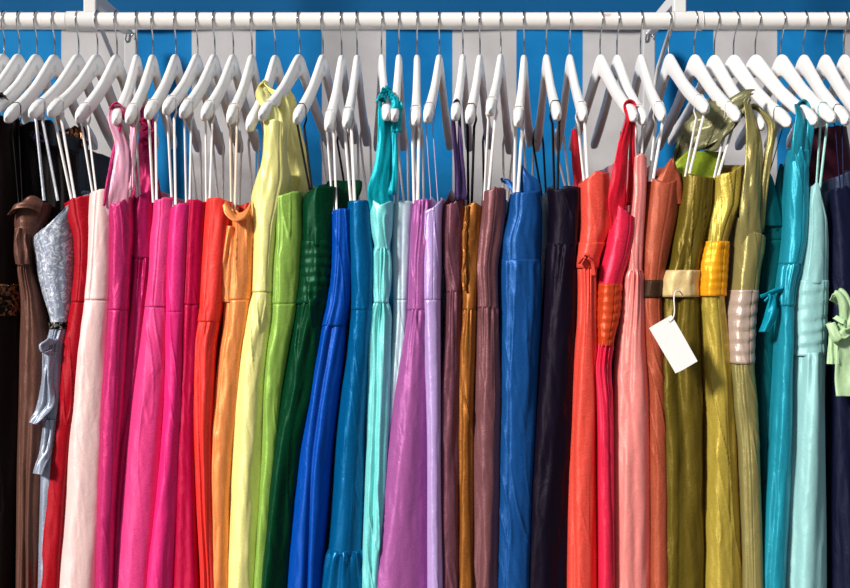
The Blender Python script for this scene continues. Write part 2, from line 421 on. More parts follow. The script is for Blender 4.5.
        Fe = Fm*np.clip(1.15-np.abs(U)**3, .12, 1)
        D += s.wr*.75*Fe*(vnoise(s.L1, S1*1.0+Zg*5+9, Zg*11-S1*1.3+90)+.35*vnoise(s.L2, S1*2.3+5-Zg*12, Zg*34+S1*2.2+40))
        nz = vnoise(s.L2, S1*.9+30, Zg*13+S1*1.2+60); nz = np.clip(.16-np.abs(nz), 0, 1)/.16; D += s.wr*.9*Fe*nz**1.5*np.clip(vnoise(s.L1, S1*.5+20, Zg*6+33)+.1, 0, 1)*2
        if gather:
            dzt = (z0-Zg)
            D += gather*.0020*np.clip(dzt/.012, .0, 1)*Fm*np.cos(U*13+1.5*np.sin(Zg*11+s.fp[0])+vnoise(s.L1, U*3+9, Zg*8)*2.4)*np.exp(-dzt/.06)
        if pleats:
            D += pleats*Fm*np.cos(U*9+1.2*np.sin(Zg*6+s.fp[0])+vnoise(s.L1, U*2+9, Zg*5)*2)*np.clip((z0-Zg)/.06, .1, 1)
        if ruche:
            ph = (z0-Zg)/max(1e-6, z0-z1)*rfreq+.38*vnoise(s.L1, U*.7+7, Zg*6+30)+.12*U
            fr_ = ph-np.floor(ph); D += ruche*1.1*(1-.6*np.clip(np.abs(U), 0, 1)**4)*(np.where(fr_ < .82, fr_/.82, (1-fr_)/.18)-.5)*(.7+.5*vnoise(s.L2, U*1.3+3, np.floor(ph)*1.0+11))
        if seam is not None:
            for su in np.atleast_1d(seam):
                D -= .0013*np.exp(-((U-su-.03*np.sin(Zg*9))/.045)**2)
        if flare: D += flare*np.clip(1-(Zg-z1)/.02, 0, 1)
        if s.parts and gather: D -= .0011*np.clip(1-(z0-Zg)/.012, 0, 1)
        s.parts = True
        if tuck: D -= tuck*np.clip(1-(z0-Zg)/.015, 0, 1)
        rows += N*D[..., None]
        if rim:
            zr = [s.zpx(v) for v in rim]      # left, centre, right, rear
            base = np.interp(np.clip(U[0], -1, 1), [-1, 0, 1], zr[:3]); bk = np.clip((np.abs(U[0])-1)/1.6, 0, 1)
            zt = base*(1-bk)+zr[3]*bk+.0015*vnoise(s.L1, U[0]*4, U[0]*0+3)
            fall = np.clip(1-(zs[0]-zs)/max(.03, .45*(zs[0]-zs[-1])), 0, 1)**1.3
            rows[..., 2] += (zt-zs[0])[None, :]*fall[:, None]
        nc = rows.shape[1]
        o = mesh(name, rows.reshape(-1, 3), [q[::-1] for q in grid_faces(n, nc, True)], m, s.root, True, s.base)
        if label: o['label'] = label
        sm = o.modifiers.new('thickness', 'SOLIDIFY'); sm.thickness = .0012; sm.offset = -1
        return o
    def loop(s, xe, ye, m, r=.176, half=.0026, name='hanging_loop', dx=.003, h=None, w=.0035):
        """ribbon loop from the bodice over the hanger arm and back"""
        h = h or s.h
        x, y, z = W(xe, ye, s.yf+.012); z -= .008
        a = hpt(h, r, 'bot'); t = hpt(h, r, 'top'); hx = .0092; g = .0058; half = half*.78
        P = [(x-dx, y, z), (a.x-g, a.y-.002, a.z-.014), (a.x-g*1.6, a.y, a.z-.002), (a.x-hx, a.y, a.z+.008), (t.x-hx, t.y, t.z-.006), (t.x-hx*.55, t.y, t.z+.0008), (t.x+hx*.55, t.y, t.z+.0008), (t.x+hx, t.y, t.z-.006), (a.x+hx, a.y, a.z+.008), (a.x+g*1.6, a.y, a.z-.002), (a.x+g, a.y-.002, a.z-.014), (x+dx, y, z)]
        wv = [(1, .25, 0)]*2+[(.8, .6, 0)]+[(0, 1, 0)]*6+[(-.8, .6, 0)]+[(-1, .25, 0)]*2
        Q = np.array(P); Wq = np.array(wv, float); out = []; wo = []
        for i in range(len(Q)-1):
            for t_ in np.linspace(0, 1, 7)[:-1]: out.append(Q[i]*(1-t_)+Q[i+1]*t_); wo.append(Wq[i]*(1-t_)+Wq[i+1]*t_)
        out.append(Q[-1]); wo.append(Wq[-1])
        v, f = ribbon(np.array(out), np.array(wo), half, .0008); mesh(name, v, f, m, s.root, True, s.base)
    def rear_loop(s, m, half=.0024, drop=None, name='hanging_loop', rr=.176):
        h = s.h; a = hpt(h, -rr, 'bot'); t = hpt(h, -rr, 'top')
        zt = s.Z[0]-.012; xl, xr = s.edges(np.array([zt])); x = (xl[0]+xr[0])/2-s.slope*.26
        x = x*.75+a.x*.25; hx = .0105
        P = np.array([(x-.003, s.back-.012, zt), (a.x-hx, a.y, a.z), (t.x-hx*.6, t.y, t.z+.0012), (t.x+hx*.6, t.y, t.z+.0012), (a.x+hx, a.y, a.z), (x+.003, s.back-.012, zt)])
        out = np.concatenate([P[i]+(P[i+1]-P[i])*np.linspace(0, 1, 7)[:-1, None] for i in range(5)]+[P[-1:]])
        v, f = ribbon(out, np.tile(np.array((1., .5, 0)), (len(out), 1))+np.array([(0, 0, 0)]), half, .0007); mesh(name, v, f, m, s.root, True, s.base)
    def band(s, name, pts, m, bulge=.004, wr=.002, ruffle=0, n=70, th=.0016, label=None, cols=15, fr=60):
        """wide cloth band; pts = (px, py, depth in mm from the fold, half width px, angle deg from the x axis [, tilt deg])"""
        Q = []
        for p in pts:
            px, py, d, hw, an = p[:5]; tl = p[5] if len(p) > 5 else 0
            x, y, z = W(px, py, s.yf+d*.001); a = math.radians(an); t = math.radians(tl)
            wv = hw*(CAM_D+y)/F
            Q.append((x, y, z, wv*math.cos(a)*math.cos(t), wv*math.sin(a)*math.cos(t), wv*math.sin(t)))
        Q = smooth_path(Q, n); L = lattice(s.rng, 24, 24)
        T = np.gradient(Q[:, :3], axis=0); ln = np.concatenate([[0], np.cumsum(np.linalg.norm(np.diff(Q[:, :3], axis=0), axis=1))])
        V = np.zeros((n, cols, 3)); u = np.linspace(-1, 1, cols)
        for i in range(n):
            N = np.cross(T[i], Q[i, 3:]); N /= np.linalg.norm(N)+1e-9
            if N[1] > 0: N = -N
            D = bulge*(1-u**2)+wr*(vnoise(L, u*2.2+5, np.full(cols, ln[i]*22))+.6*vnoise(L, u*5+5, np.full(cols, ln[i]*45+8)))
            if ruffle: D = D+ruffle*np.abs(u)**2*np.sin(ln[i]*fr+u*1.5)
            Wv = Q[i, 3:]*(1+ruffle*30*np.sin(ln[i]*fr*.8+1))
            V[i] = Q[i, :3]+u[:, None]*Wv+D[:, None]*N
        o = mesh(name, V.reshape(-1, 3), grid_faces(n, cols), m, s.root, True, s.base)
        sm = o.modifiers.new('thickness', 'SOLIDIFY'); sm.thickness = th; sm.offset = 0
        if label: o['label'] = label
        return o
    def over(s, r=.178):
        """px coordinates where a band crosses its hanger arm near the tip"""
        p = hpt(s.h, r, 'top'); k = F/(CAM_D+p.y); return CX+p.x*k, CY-(p.z-CAM_Z)*k, (p.y-s.yf)*1000

WHT = fabric('white_ribbon', (235, 228, 226), .5, 0, .2, .1, .2, var=.03)
BLK = fabric('black_ribbon', (18, 16, 20), .4, 0, .2, .1, .2)
CRM = fabric('cream_ribbon', (238, 215, 190), .5, 0, .2, .1, .2, var=.03)
def fab(n, c, **k): return fabric(n+'_silk', c, **k)
# ---- far left: dark dresses behind
m = fab('black_brown', (22, 14, 12), rough=.5); ms = sequin('bronze_sequins', (150, 95, 60))
d = Dress('black brown evening dress with beaded waist at the left edge of the rail', [(112,-34,6),(200,-32,14),(290,-26,17),(320,-26,17),(400,-26,19),(588,-26,9)], near=-26, h=1, seed=101, folds=4, amp=.3, cloth=m)
d.part('bodice', 112, 296, fold=.8, rim=(122,112,116,112)); d.part('skirt', 288, None, gather=1, off=.001)
d.part('beaded_waistband', 284, 316, ms, off=.004, fold=.3, label='waistband crusted with bronze beads')
d.loop(-10, 155, BLK)
m = fab('black_cocoa', (12, 8, 9), rough=.55)
d = Dress('black evening dress with brown sequinned shoulder strap behind the brown satin dress', [(118,12,46),(200,12,46),(300,14,52),(400,16,54),(588,14,50)], near=-70, h=2, seed=102, folds=4, amp=.3, cloth=m, T=.014)
d.part('bodice', 118, 300, fold=.7, rim=(130,122,118,122)); d.part('skirt', 294, None, off=.001)
ox, oy, od = d.over(.165)
d.band('shoulder_strap', [(12,150,24,7,20),(ox-9,112,32,7,50),(ox-5,oy-1,od,8,85),(ox+5,oy-1,od,8,95),(ox+12,112,28,7,140),(25,148,22,6,160)], ms, wr=.003, label='bronze sequinned strap')
d.band('rear_strap', [(66,150,250,8,10),(72,134,255,9,30),(78,130,260,7,30),(82,150,250,5,10)], ms, wr=.006)
m = fab('charcoal_brown', (15, 10, 11), rough=.55)
d = Dress('dark charcoal brown dress deep behind the silver brocade dress', [(134,34,72),(200,40,74),(300,36,64),(400,38,62),(588,36,54)], near=-62, h=3, seed=103, folds=4, amp=.3, cloth=m, T=.012)
d.part('bodice', 134, 300, fold=.7, rim=(140,146,152,140)); d.part('skirt', 294, None, off=.001)
mt = sequin('violet_sequins', (90, 80, 130))
d.band('shoulder_strap', [(34,132,10,6,30),(40,140,14,8,20),(46,150,20,7,20),(52,160,30,8,20)], mt, wr=.003, label='dark violet sparkling strap')
# ---- brown satin
m = fab('taupe_brown', (98, 64, 54), rough=.36, metal=.2)
d = Dress('taupe brown satin dress with gathered bodice, left of the silver brocade dress', [(199,12,46),(215,10,42),(235,12,34),(265,15,30),(300,17,38),(350,14,45),(400,13,44),(480,10,41),(588,9,37)], near=-18, h=3, seed=3, folds=4, amp=.3, cloth=m)
d.part('bodice', 202, 266, ruche=.0022, rfreq=8, rim=(212,200,203,215), fold=.6); d.part('skirt', 262, None, gather=1.2, seam=(-.75,), off=-.001)
d.band('pleated_neckline', [(11,214,4,5,70,20),(18,206,-6,6,60,30),(30,202,-9,7,80,50),(42,206,-2,7,80,60)], m, wr=.003)
d.band('ruched_panel', [(21,228,-8,6,0),(20,240,-9,6,0),(22,252,-9,7,0),(23,264,-8,7,0)], m, wr=.004, bulge=.004)
d.loop(21, 204, BLK, half=.0015)
# ---- silver brocade
m = brocade('silver_brocade', (138, 146, 164)); ms2 = fab('silver_satin', (150, 158, 176), rough=.34, metal=.25)
d = Dress('silver grey brocade dress with beaded waist and satin bow', [(190,48,88),(205,38,80),(227,26,74),(260,30,72),(290,37,70),(326,48,66),(350,42,62),(420,40,60),(480,38,56),(588,36,50)], near=-1, h=4, seed=4, folds=3, amp=.15, cloth=m)
d.part('bodice', 192, 328, rim=(228,206,192,184), fold=.3, seam=(-.55,)); d.part('skirt', 322, None, ms2, gather=1)
d.part('beaded_trim', 322, 329, sequin('silver_beads', (210, 205, 200)), off=.003, label='row of silver beads')
d.band('bow', [(50,336,-6,8,80),(44,344,-10,8,60),(46,352,-10,9,80),(54,350,-6,6,90)], ms2, wr=.006, bulge=.008)
d.band('ribbon_tail', [(50,352,-4,7,10),(48,380,-4,6,10),(46,404,-6,9,10),(38,418,-12,10,-30),(34,424,-12,9,-45)], ms2, wr=.004)
d.band('ribbon_tail', [(50,420,-2,6,10),(46,450,-6,6,10),(41,464,-12,7,-35),(38,474,-12,8,-45)], ms2, wr=.004)
d.loop(51, 196, fabric('silver_ribbon', (185, 188, 198), .35, .2, .2, .2), half=.0034, dx=.012); 
# ---- red
m = fab('deep_red', (164, 6, 24), rough=.5, metal=.02, slub=.2)
d = Dress('deep red strapless dress between silver brocade and blush pink', [(197,60,92),(212,62,94),(235,70,94),(260,72,92),(300,68,90),(350,58,84),(400,54,76),(450,47,68),(588,34,60)], near=3, h=5, seed=5, folds=3, amp=.2, cloth=m)
d.part('bodice', 198, 302, rim=(203,197,195,196), fold=.5, seam=(-.1,)); d.part('skirt', 298, None, tuck=.001)
d.loop(74, 198, WHT, half=.0032)
# ---- blush
m = fab('blush_pink', (242, 204, 200), rough=.4, metal=.05, var=.03)
d = Dress('pale blush pink strapless dress beside the deep red one', [(191,87,112),(210,84,114),(260,81,112),(300,77,110),(350,70,108),(400,66,106),(450,63,104),(500,60,102),(588,51,98)], near=6, h=6, seed=6, folds=3, amp=.22, cloth=m)
d.part('bodice', 192, 300, rim=(194,190,188,192), fold=.4, seam=(-.2,)); d.part('skirt', 297, None, tuck=.0008)
d.loop(95, 192, WHT)
# ---- magenta one shoulder
m = fab('magenta', (190, 40, 104), rough=.34, metal=.15); mp = fab('pale_pink_lining', (228, 160, 184), rough=.35, metal=.1, var=.03)
d = Dress('magenta taffeta dress with broad shoulder strap showing pale pink lining', [(199,103,130),(230,106,131),(260,107,129),(300,106,127),(350,102,124),(400,98,121),(450,97,117),(520,95,113),(588,93,111)], near=11, h=7, seed=7, folds=3, amp=.22, cloth=m, wrinkle=.0018)
d.part('bodice', 203, 310, rim=(205,204,196,190), fold=.6); d.part('skirt', 304, None)
ox, oy, od = d.over(.185)
d.band('shoulder_strap', [(115,222,18,11,5),(115,203,9,13,3),(119,182,4,10,5),(122,150,6,6.5,10),(ox-5,120,12,6,45),(ox-5,oy+2,od,6,75),(ox,oy-1.5,od,6,90),(ox+5,oy+2,od,5,100),(133,125,14,4,130),(132,160,12,3,150),(131,190,6,3,170)], mp, wr=.0015, bulge=.003, label='strap with pale pink inner side showing')
d.band('strap_top', [(ox-6.5,oy+13,od,6,80),(ox-6,oy+3,od,8,85),(ox,oy-3,od,9,90),(ox+6,oy+3,od,8,95),(ox+6.5,oy+13,od,6,100)], m, wr=.0015, bulge=.002, n=40, label='magenta outer side of the strap')
d.band('strap_edge', [(104,206,2,1.2,0),(108,180,0,1.4,10),(114,150,4,1.5,10),(121,124,8,1.5,20)], m, bulge=.001, wr=.0005)
# ---- dark raspberry
m = fab('raspberry', (172, 22, 86), rough=.32, metal=.2)
d = Dress('dark raspberry taffeta dress with gathered waist, right of the magenta one', [(190,131,156),(215,130,152),(256,128,152),(300,125,148),(350,120,144),(400,116,138),(450,110,130),(520,106,124),(588,103,122)], near=-8, h=8, seed=8, folds=5, amp=.3, cloth=m, wrinkle=.0026)
d.part('bodice', 192, 258, rim=(200,194,184,186), fold=.5); d.part('skirt', 255, None, gather=1.5)
d.loop(139, 199, WHT, dx=.002)
mr = fab('burgundy_pink', (160, 16, 78), rough=.45)
d.band('rear_strap', [(146,205,60,17,10),(146,170,90,11,10),(148,140,150,9,10),(148,124,170,7,10),(146,110,190,6,10)], mr, wr=.006, bulge=.006, label='wide burgundy pink back strap')
for k, (x, y) in enumerate(((146,122),(149,130),(147,142))):
    d.band('rosette', [(x-5,y,130,3,60),(x,y-4,125,4,80),(x+5,y,125,4,100),(x+1,y+4,122,4,80),(x-3,y+1,120,3,60)], mr, wr=.003, n=30, cols=7)
# ---- hot pink
m = fab('hot_pink', (238, 62, 130), rough=.46, metal=.05, slub=.2)
d = Dress('bright hot pink dress with pleated bodice and wide flared skirt', [(198,151,174),(215,150,174),(240,147,173),(270,146,170),(305,142,168),(350,136,168),(400,128,166),(450,121,163),(520,113,158),(588,106,152)], near=4, h=9, seed=9, folds=3, amp=.2, cloth=m)
d.part('bodice', 199, 307, rim=(201,198,197,198), fold=1.2, seam=(-.1,)); d.part('skirt', 303, None, tuck=.001)
d.loop(155, 198, WHT, half=.003); d.rear_loop(WHT)
m = fab('vivid_pink', (238, 40, 120), rough=.44, metal=.05, slub=.2)
d = Dress('vivid pink dress with flared skirt between hot pink and crimson dresses', [(203,169,190),(230,166,188),(270,164,186),(310,163,184),(350,163,182),(400,161,182),(450,157,180),(520,149,176),(588,140,172)], near=9, h=10, seed=10, folds=3, amp=.26, cloth=m)
d.part('bodice', 204, 312, rim=(207,203,203,204), fold=1); d.part('skirt', 308, None)
d.loop(174, 203, WHT, half=.003); d.rear_loop(WHT)
m = fab('crimson', (178, 0, 56), rough=.42, metal=.06)
d = Dress('crimson pink dress tucked between vivid pink and coral red', [(199,184,206),(230,181,204),(280,179,202),(350,177,198),(400,175,196),(450,173,195),(520,172,196),(588,169,198)], near=3, h=11, seed=11, folds=4, amp=.3, cloth=m)
d.part('bodice', 200, 305, rim=(200,199,202,200), fold=.6, seam=(-.3,)); d.part('skirt', 302, None)
d.loop(188, 198, WHT); d.rear_loop(WHT)
m = fab('coral_red', (232, 52, 46), rough=.42, metal=.06)
d = Dress('coral red strapless dress left of the orange one', [(198,202,231),(215,201,230),(235,200,228),(300,197,222),(350,191,214),(400,190,212),(450,192,210),(500,194,210),(588,198,214)], near=7, h=12, seed=12, folds=4, amp=.3, cloth=m)
d.part('bodice', 199, 322, rim=(199,197,201,199), fold=.8, seam=(-.35,)); d.part('skirt', 318, None, gather=.6)
d.loop(208, 197, WHT, half=.0026); d.rear_loop(WHT)
# ---- orange
m = fab('orange_peach', (240, 144, 80), rough=.34, metal=.14, var=.06)
d = Dress('orange satin dress with draped cowl neckline', [(205,225,254),(230,228,256),(262,224,254),(300,221,250),(330,220,246),(350,217,242),(400,210,238),(450,207,232),(520,206,228),(588,207,228)], near=0, h=13, seed=13, folds=3, amp=.28, cloth=m, wrinkle=.0026)
d.part('bodice', 207, 300, rim=(206,212,208,204), fold=.5); d.part('skirt', 296, None, seam=(-.5,))
d.band('cowl_collar', [(224,203,-2,5,80,40),(228,212,-8,6,70,30),(236,219,-11,6,80,40),(246,214,-8,6,90,60),(251,205,0,5,90,60)], m, wr=.002, bulge=.004)
d.band('draped_panel', [(231,226,6,5,10),(228,255,5,7,10),(227,280,6,7,10),(229,302,10,6,10)], m, wr=.003, bulge=.004)
d.loop(233, 206, CRM); d.rear_loop(CRM)
m = fab('brick_red', (176, 45, 30), rough=.45)
d = Dress('brick red dress glimpsed behind the orange dress', [(203,238,256),(240,236,256),(330,216,240),(400,206,228),(588,206,220)], near=-40, h=13, seed=14, folds=3, cloth=m)
d.part('bodice', 203, 300, rim=(206,203,203,203)); d.part('skirt', 296, None)
# ---- pale yellow
m = fab('pale_yellow', (238, 230, 146), rough=.38, metal=.08, var=.04)
d = Dress('pale lemon yellow gown with a long shoulder strap over its hanger', [(118,263,285),(140,262,285),(160,260,286),(176,254,288),(200,249,284),(230,252,276),(290,251,272),(310,246,272),(350,237,268),(400,230,266),(450,227,265),(500,225,262),(588,222,258)], near=6, h=14, seed=15, folds=3, amp=.2, cloth=m, wrinkle=.0024)
d.part('bodice', 120, 292, rim=(123,119,122,170), fold=.3, seam=(.5,)); d.part('skirt', 288, None, tuck=.0008)
ox, oy, od = d.over(.09)
d.band('shoulder_strap', [(274,150,16,8,5),(274,130,10,10,5),(272,112,24,9,15),(ox-1,97,62,9,35),(ox-3,oy+3,od,9,75),(ox,oy-2,od,9,85),(ox+4,oy+3,od,9,100),(281,100,90,8,150),(285,125,60,6,165),(282,150,30,6,175)], m, wr=.003, bulge=.004)
d.band('rear_strap', [(300,215,120,12,10),(301,195,110,13,10),(298,160,120,10,10),(292,130,150,9,10),(289,105,190,8,20),(285,88,230,6,40)], m, wr=.003, bulge=.004)
# ---- light green
m = fab('light_green', (138, 176, 76), rough=.36, metal=.12, var=.07)
d = Dress('light apple green dress between lemon yellow and dark green gowns', [(193,269,300),(230,270,302),(270,267,300),(310,267,296),(350,264,288),(400,261,280),(450,260,276),(588,252,266)], near=2, h=15, seed=16, folds=3, amp=.3, cloth=m, wrinkle=.0026)
d.part('bodice', 194, 304, rim=(196,194,190,192), fold=.6, seam=(-.3,)); d.part('skirt', 300, None)
d.loop(276, 193, WHT, half=.003); d.rear_loop(WHT)
# ---- dark green
m = fab('bottle_green', (0, 54, 30), rough=.34, metal=.15, var=.15)
d = Dress('dark bottle green dress with ruched waist', [(186,304,336),(205,299,336),(240,299,334),(280,297,332),(305,292,328),(350,283,322),(400,275,314),(450,267,302),(500,261,294),(588,252,286)], near=4, h=16, seed=18, folds=4, amp=.35, cloth=m, wrinkle=.0024)
d.part('bodice', 188, 246, rim=(193,186,186,178), fold=.5); d.part('skirt', 298, None, gather=1)
d.part('ruched_waist', 240, 304, ruche=.003, rfreq=7, off=.001, fold=.4)
d.band('rear_neckline', [(322,215,60,14,10),(336,208,60,16,10),(342,192,75,19,8),(345,182,90,17,5)], m, wr=.004)
d.loop(311, 186, BLK, half=.0026, dx=.002); d.rear_loop(BLK)
# ---- royal blue
m = fab('royal_blue', (0, 70, 168), rough=.4, metal=.1)
d = Dress('royal blue strapless dress right of the dark green gown', [(209,331,352),(230,331,352),(260,330,352),(300,325,350),(325,318,346),(350,312,344),(400,303,338),(450,296,332),(500,290,328),(588,282,322)], near=5, h=17, seed=19, folds=4, amp=.34, cloth=m)
d.part('bodice', 210, 326, rim=(210,208,209,209), fold=.5, seam=(-.3,)); d.part('skirt', 322, None, gather=.4)
d.loop(335, 209, WHT); d.rear_loop(WHT)
m = fab('cobalt_teal', (0, 92, 146), rough=.28, metal=.25)
d = Dress('glossy cobalt blue dress ending in a gathered ruffle', [(200,347,370),(230,346,372),(260,348,374),(300,350,374),(350,346,370),(400,338,368),(450,332,366),(500,329,366),(553,325,364),(570,321,366),(588,317,368)], near=7, h=18, seed=20, folds=3, amp=.36, cloth=m)
d.part('bodice', 201, 310, rim=(201,200,200,200), fold=.6); d.part('skirt', 306, 556, seam=None)
d.part('ruffle', 551, None, gather=2.5, off=.001, pleats=.002)
d.loop(353, 200, WHT, half=.0036); d.rear_loop(WHT)
# ---- turquoise
ma = fab('aqua', (126, 222, 220), rough=.3, metal=.14, var=.05); mt2 = fab('turquoise', (0, 160, 176), rough=.38, metal=.1)
d = Dress('shiny pale aqua dress with turquoise frilled shoulder strap', [(190,367,394),(215,367,393),(233,370,392),(246,374,390),(262,373,391),(288,372,390),(301,374,388),(320,368,391),(350,366,391),(400,365,390),(450,364,388),(588,361,382)], near=4, h=19, seed=21, folds=4, amp=.3, cloth=ma, wrinkle=.003)
d.part('bodice', 196, 250, rim=(196,205,200,196), fold=.5); d.part('waist_band', 246, 303, fold=.8, off=.001, gather=1.5); d.part('skirt', 299, None, gather=2)
ox, oy, od = d.over(.14)
d.band('shoulder_strap', [(380,222,16,10,5),(380,204,9,11,5),(378,190,4,11,10),(382,165,2,8,15),(384,140,6,7,20),(ox-3,108,14,5,40),(ox-4,oy+3,od,7,75),(ox,oy-2,od,8,90),(ox+4,oy+3,od,6,105),(393,112,14,5,140),(393,135,14,4,150),(392,165,10,6,160),(391,195,8,5,170)], mt2, wr=.002, bulge=.003, label='turquoise strap')
d.band('strap_frill', [(381,100,2,5,20),(383,94,od-5,6,60),(ox,oy-4,od-6,6,80),(ox+4,oy+2,od-6,6,80),(396,102,10,5,30),(396,118,10,6,20),(397,132,10,5,30)], mt2, ruffle=.004, wr=.004, fr=260, label='frilled turquoise edge')
m = fab('ice_grey', (188, 214, 222), rough=.36, metal=.1, var=.04)
d = Dress('pale ice grey blue dress squeezed between aqua and mauve gowns', [(201,393,414),(230,392,412),(260,392,410),(300,393,408),(350,391,406),(400,387,402),(588,372,394)], near=-16, h=20, seed=22, folds=4, amp=.34, cloth=m)
d.part('bodice', 202, 300, rim=(202,201,201,197), fold=1); d.part('skirt', 297, None)
d.loop(396, 201, WHT, half=.0022); d.rear_loop(WHT)
# ---- mauve purple
m = fab('mauve_purple', (162, 86, 150), rough=.36, metal=.12, var=.08)
d = Dress('mauve purple dress with very wide flared skirt at the centre', [(199,414,432),(230,411,432),(260,409,430),(310,407,430),(350,401,430),(400,393,430),(450,385,430),(500,378,430),(588,364,431)], near=9, h=21, seed=23, folds=2, amp=.12, cloth=m, wrinkle=.0016)
d.part('bodice', 200, 310, rim=(200,199,199,199), fold=.6, gather=1, seam=(-.2,)); d.part('skirt', 306, None, gather=1)
d.loop(416, 199, WHT, half=.0036); d.rear_loop(WHT)
m = fab('lilac', (196, 166, 224), rough=.26, metal=.2, var=.04)
d = Dress('shiny lilac dress with folded over neckline', [(205,421,444),(230,421,442),(260,421,442),(300,422,441),(350,424,441),(400,426,441),(450,427,441),(588,427,443)], near=13, h=22, seed=24, folds=3, amp=.25, cloth=m)
d.part('bodice', 208, 300, rim=(212,208,198,192), fold=.6, seam=(.2,)); d.part('skirt', 298, None)
d.loop(435, 204, fabric('lavender_ribbon', (170, 150, 180), .4), half=.001, dx=.006)
m = fab('plum_brown', (104, 60, 72), rough=.34, metal=.2)
mpu = fab('dark_purple', (66, 46, 92), rough=.4, metal=.1)
d = Dress('plum brown one shoulder dress with narrow purple strap', [(196,442,466),(230,441,465),(260,443,463),(290,446,462),(350,444,461),(400,441,460),(450,440,460),(588,441,460)], near=3, h=23, seed=25, folds=3, amp=.3, cloth=m, wrinkle=.0024)
d.part('bodice', 200, 292, rim=(206,202,190,184), fold=.5); d.part('skirt', 288, None, gather=1)
ox, oy, od = d.over(.178)
d.band('shoulder_strap', [(458,200,0,4,20),(457,170,2,3,30),(454,135,8,2.6,40),(ox-3.4,118,14,3,70),(ox-3.4,oy+3,od,5,85),(ox,oy-1.5,od,5,90),(ox+3.4,oy+3,od,5,95),(460,130,14,2.2,140),(461,170,10,4,160),(462,200,4,5,170)], mpu, wr=.001, bulge=.002, label='dark purple strap')
# ---- bronze
m = fab('bronze', (150, 90, 36), rough=.34, metal=.28, var=.15)
d = Dress('bronze gold dress with twisted gathered bodice edge', [(203,465,484),(230,462,482),(260,462,480),(300,462,477),(350,459,476),(400,458,474),(588,457,474)], near=2, h=24, seed=26, folds=3, amp=.35, cloth=m, wrinkle=.003)
d.part('bodice', 204, 310, rim=(206,202,206,204), fold=.6); d.part('skirt', 306, None, gather=1)
P = [(466-3*min(1, t*3), 206+t*85) for t in np.linspace(0, 1, 10)]
d.band('twisted_edge', [(x+1.5, y, -1, 2.4, 50*math.sin(i*1.5)) for i, (x, y) in enumerate(P)], m, wr=.002, bulge=.003)
d.loop(470, 201, BLK, half=.003); d.rear_loop(BLK)
m = fab('dusky_mauve_brown', (118, 74, 78), rough=.36, metal=.2)
d = Dress('dusky mauve brown strapless dress with folded bodice', [(188,483,507),(205,481,507),(235,478,504),(270,475,499),(300,477,499),(350,476,501),(400,474,503),(450,472,503),(588,470,502)], near=6, h=25, seed=27, folds=3, amp=.4, cloth=m, wrinkle=.0022)
d.part('bodice', 189, 308, rim=(191,187,188,190), fold=1.2, seam=(.1,)); d.part('skirt', 304, None, gather=1)
d.loop(486, 196, WHT, half=.003); d.rear_loop(WHT)
# ---- blue
m = fab('mid_blue', (20, 74, 138), rough=.34, metal=.16)
d = Dress('mid blue satin dress with pointed collar and waist seam', [(190,511,541),(215,507,544),(243,498,544),(262,499,543),(300,500,543),(350,501,540),(400,502,537),(450,502,534),(500,501,532),(588,499,530)], near=3, h=26, seed=28, folds=3, amp=.34, cloth=m, wrinkle=.0024)
d.part('bodice', 191, 263, rim=(193,191,189,191), fold=.4, seam=(-.35,)); d.part('skirt', 259, None, gather=1, seam=(-.5,), off=.0015)
d.band('collar_point', [(522,166,30,.5,0),(525,174,26,4,0),(530,182,24,9,0),(530,194,24,11,0)], m, wr=.001, n=24)
d.band('collar_point', [(501,180,40,.5,0),(508,182,38,5,0,-20),(514,187,34,7,0,-10),(522,194,28,9,0)], m, wr=.001, n=24)
d.loop(516, 190, WHT, half=.0036); d.rear_loop(WHT)
# ---- aubergine
m = fab('aubergine', (17, 10, 25), rough=.38, metal=.12, var=.1)
d = Dress('very dark aubergine dress with seamed waist between blue and coral', [(187,548,584),(215,551,584),(245,549,584),(300,545,582),(350,541,580),(400,537,578),(450,532,577),(500,528,576),(588,524,574)], near=2, h=27, seed=29, folds=3, amp=.3, cloth=m, wrinkle=.0024)
d.part('bodice', 188, 246, rim=(187,190,186,180), fold=.5); d.part('skirt', 243, None, gather=1, off=.001)
d.loop(556, 187, BLK, half=.003); d.rear_loop(BLK)
# ---- coral
m = fab('coral', (234, 76, 62), rough=.36, metal=.12)
d = Dress('bright coral dress with knotted waist, right of the aubergine dress', [(174,581,611),(195,580,613),(225,580,614),(243,580,606),(262,578,600),(285,579,598),(320,578,598),(350,575,599),(400,572,600),(450,570,600),(588,568,600)], near=6, h=28, seed=30, folds=3, amp=.35, cloth=m, wrinkle=.0016)
d.part('bodice', 178, 246, rim=(183,171,172,172), fold=.5); d.part('skirt', 262, None, gather=1); d.part('waist_band', 242, 268, off=.002, fold=.4)
d.band('waist_knot', [(578,262,-6,4,60),(584,256,-12,5,80),(592,261,-10,5,100),(594,275,-6,4,120)], m, wr=.002, bulge=.004)
d.loop(586, 177, WHT, half=.0036); d.rear_loop(WHT)
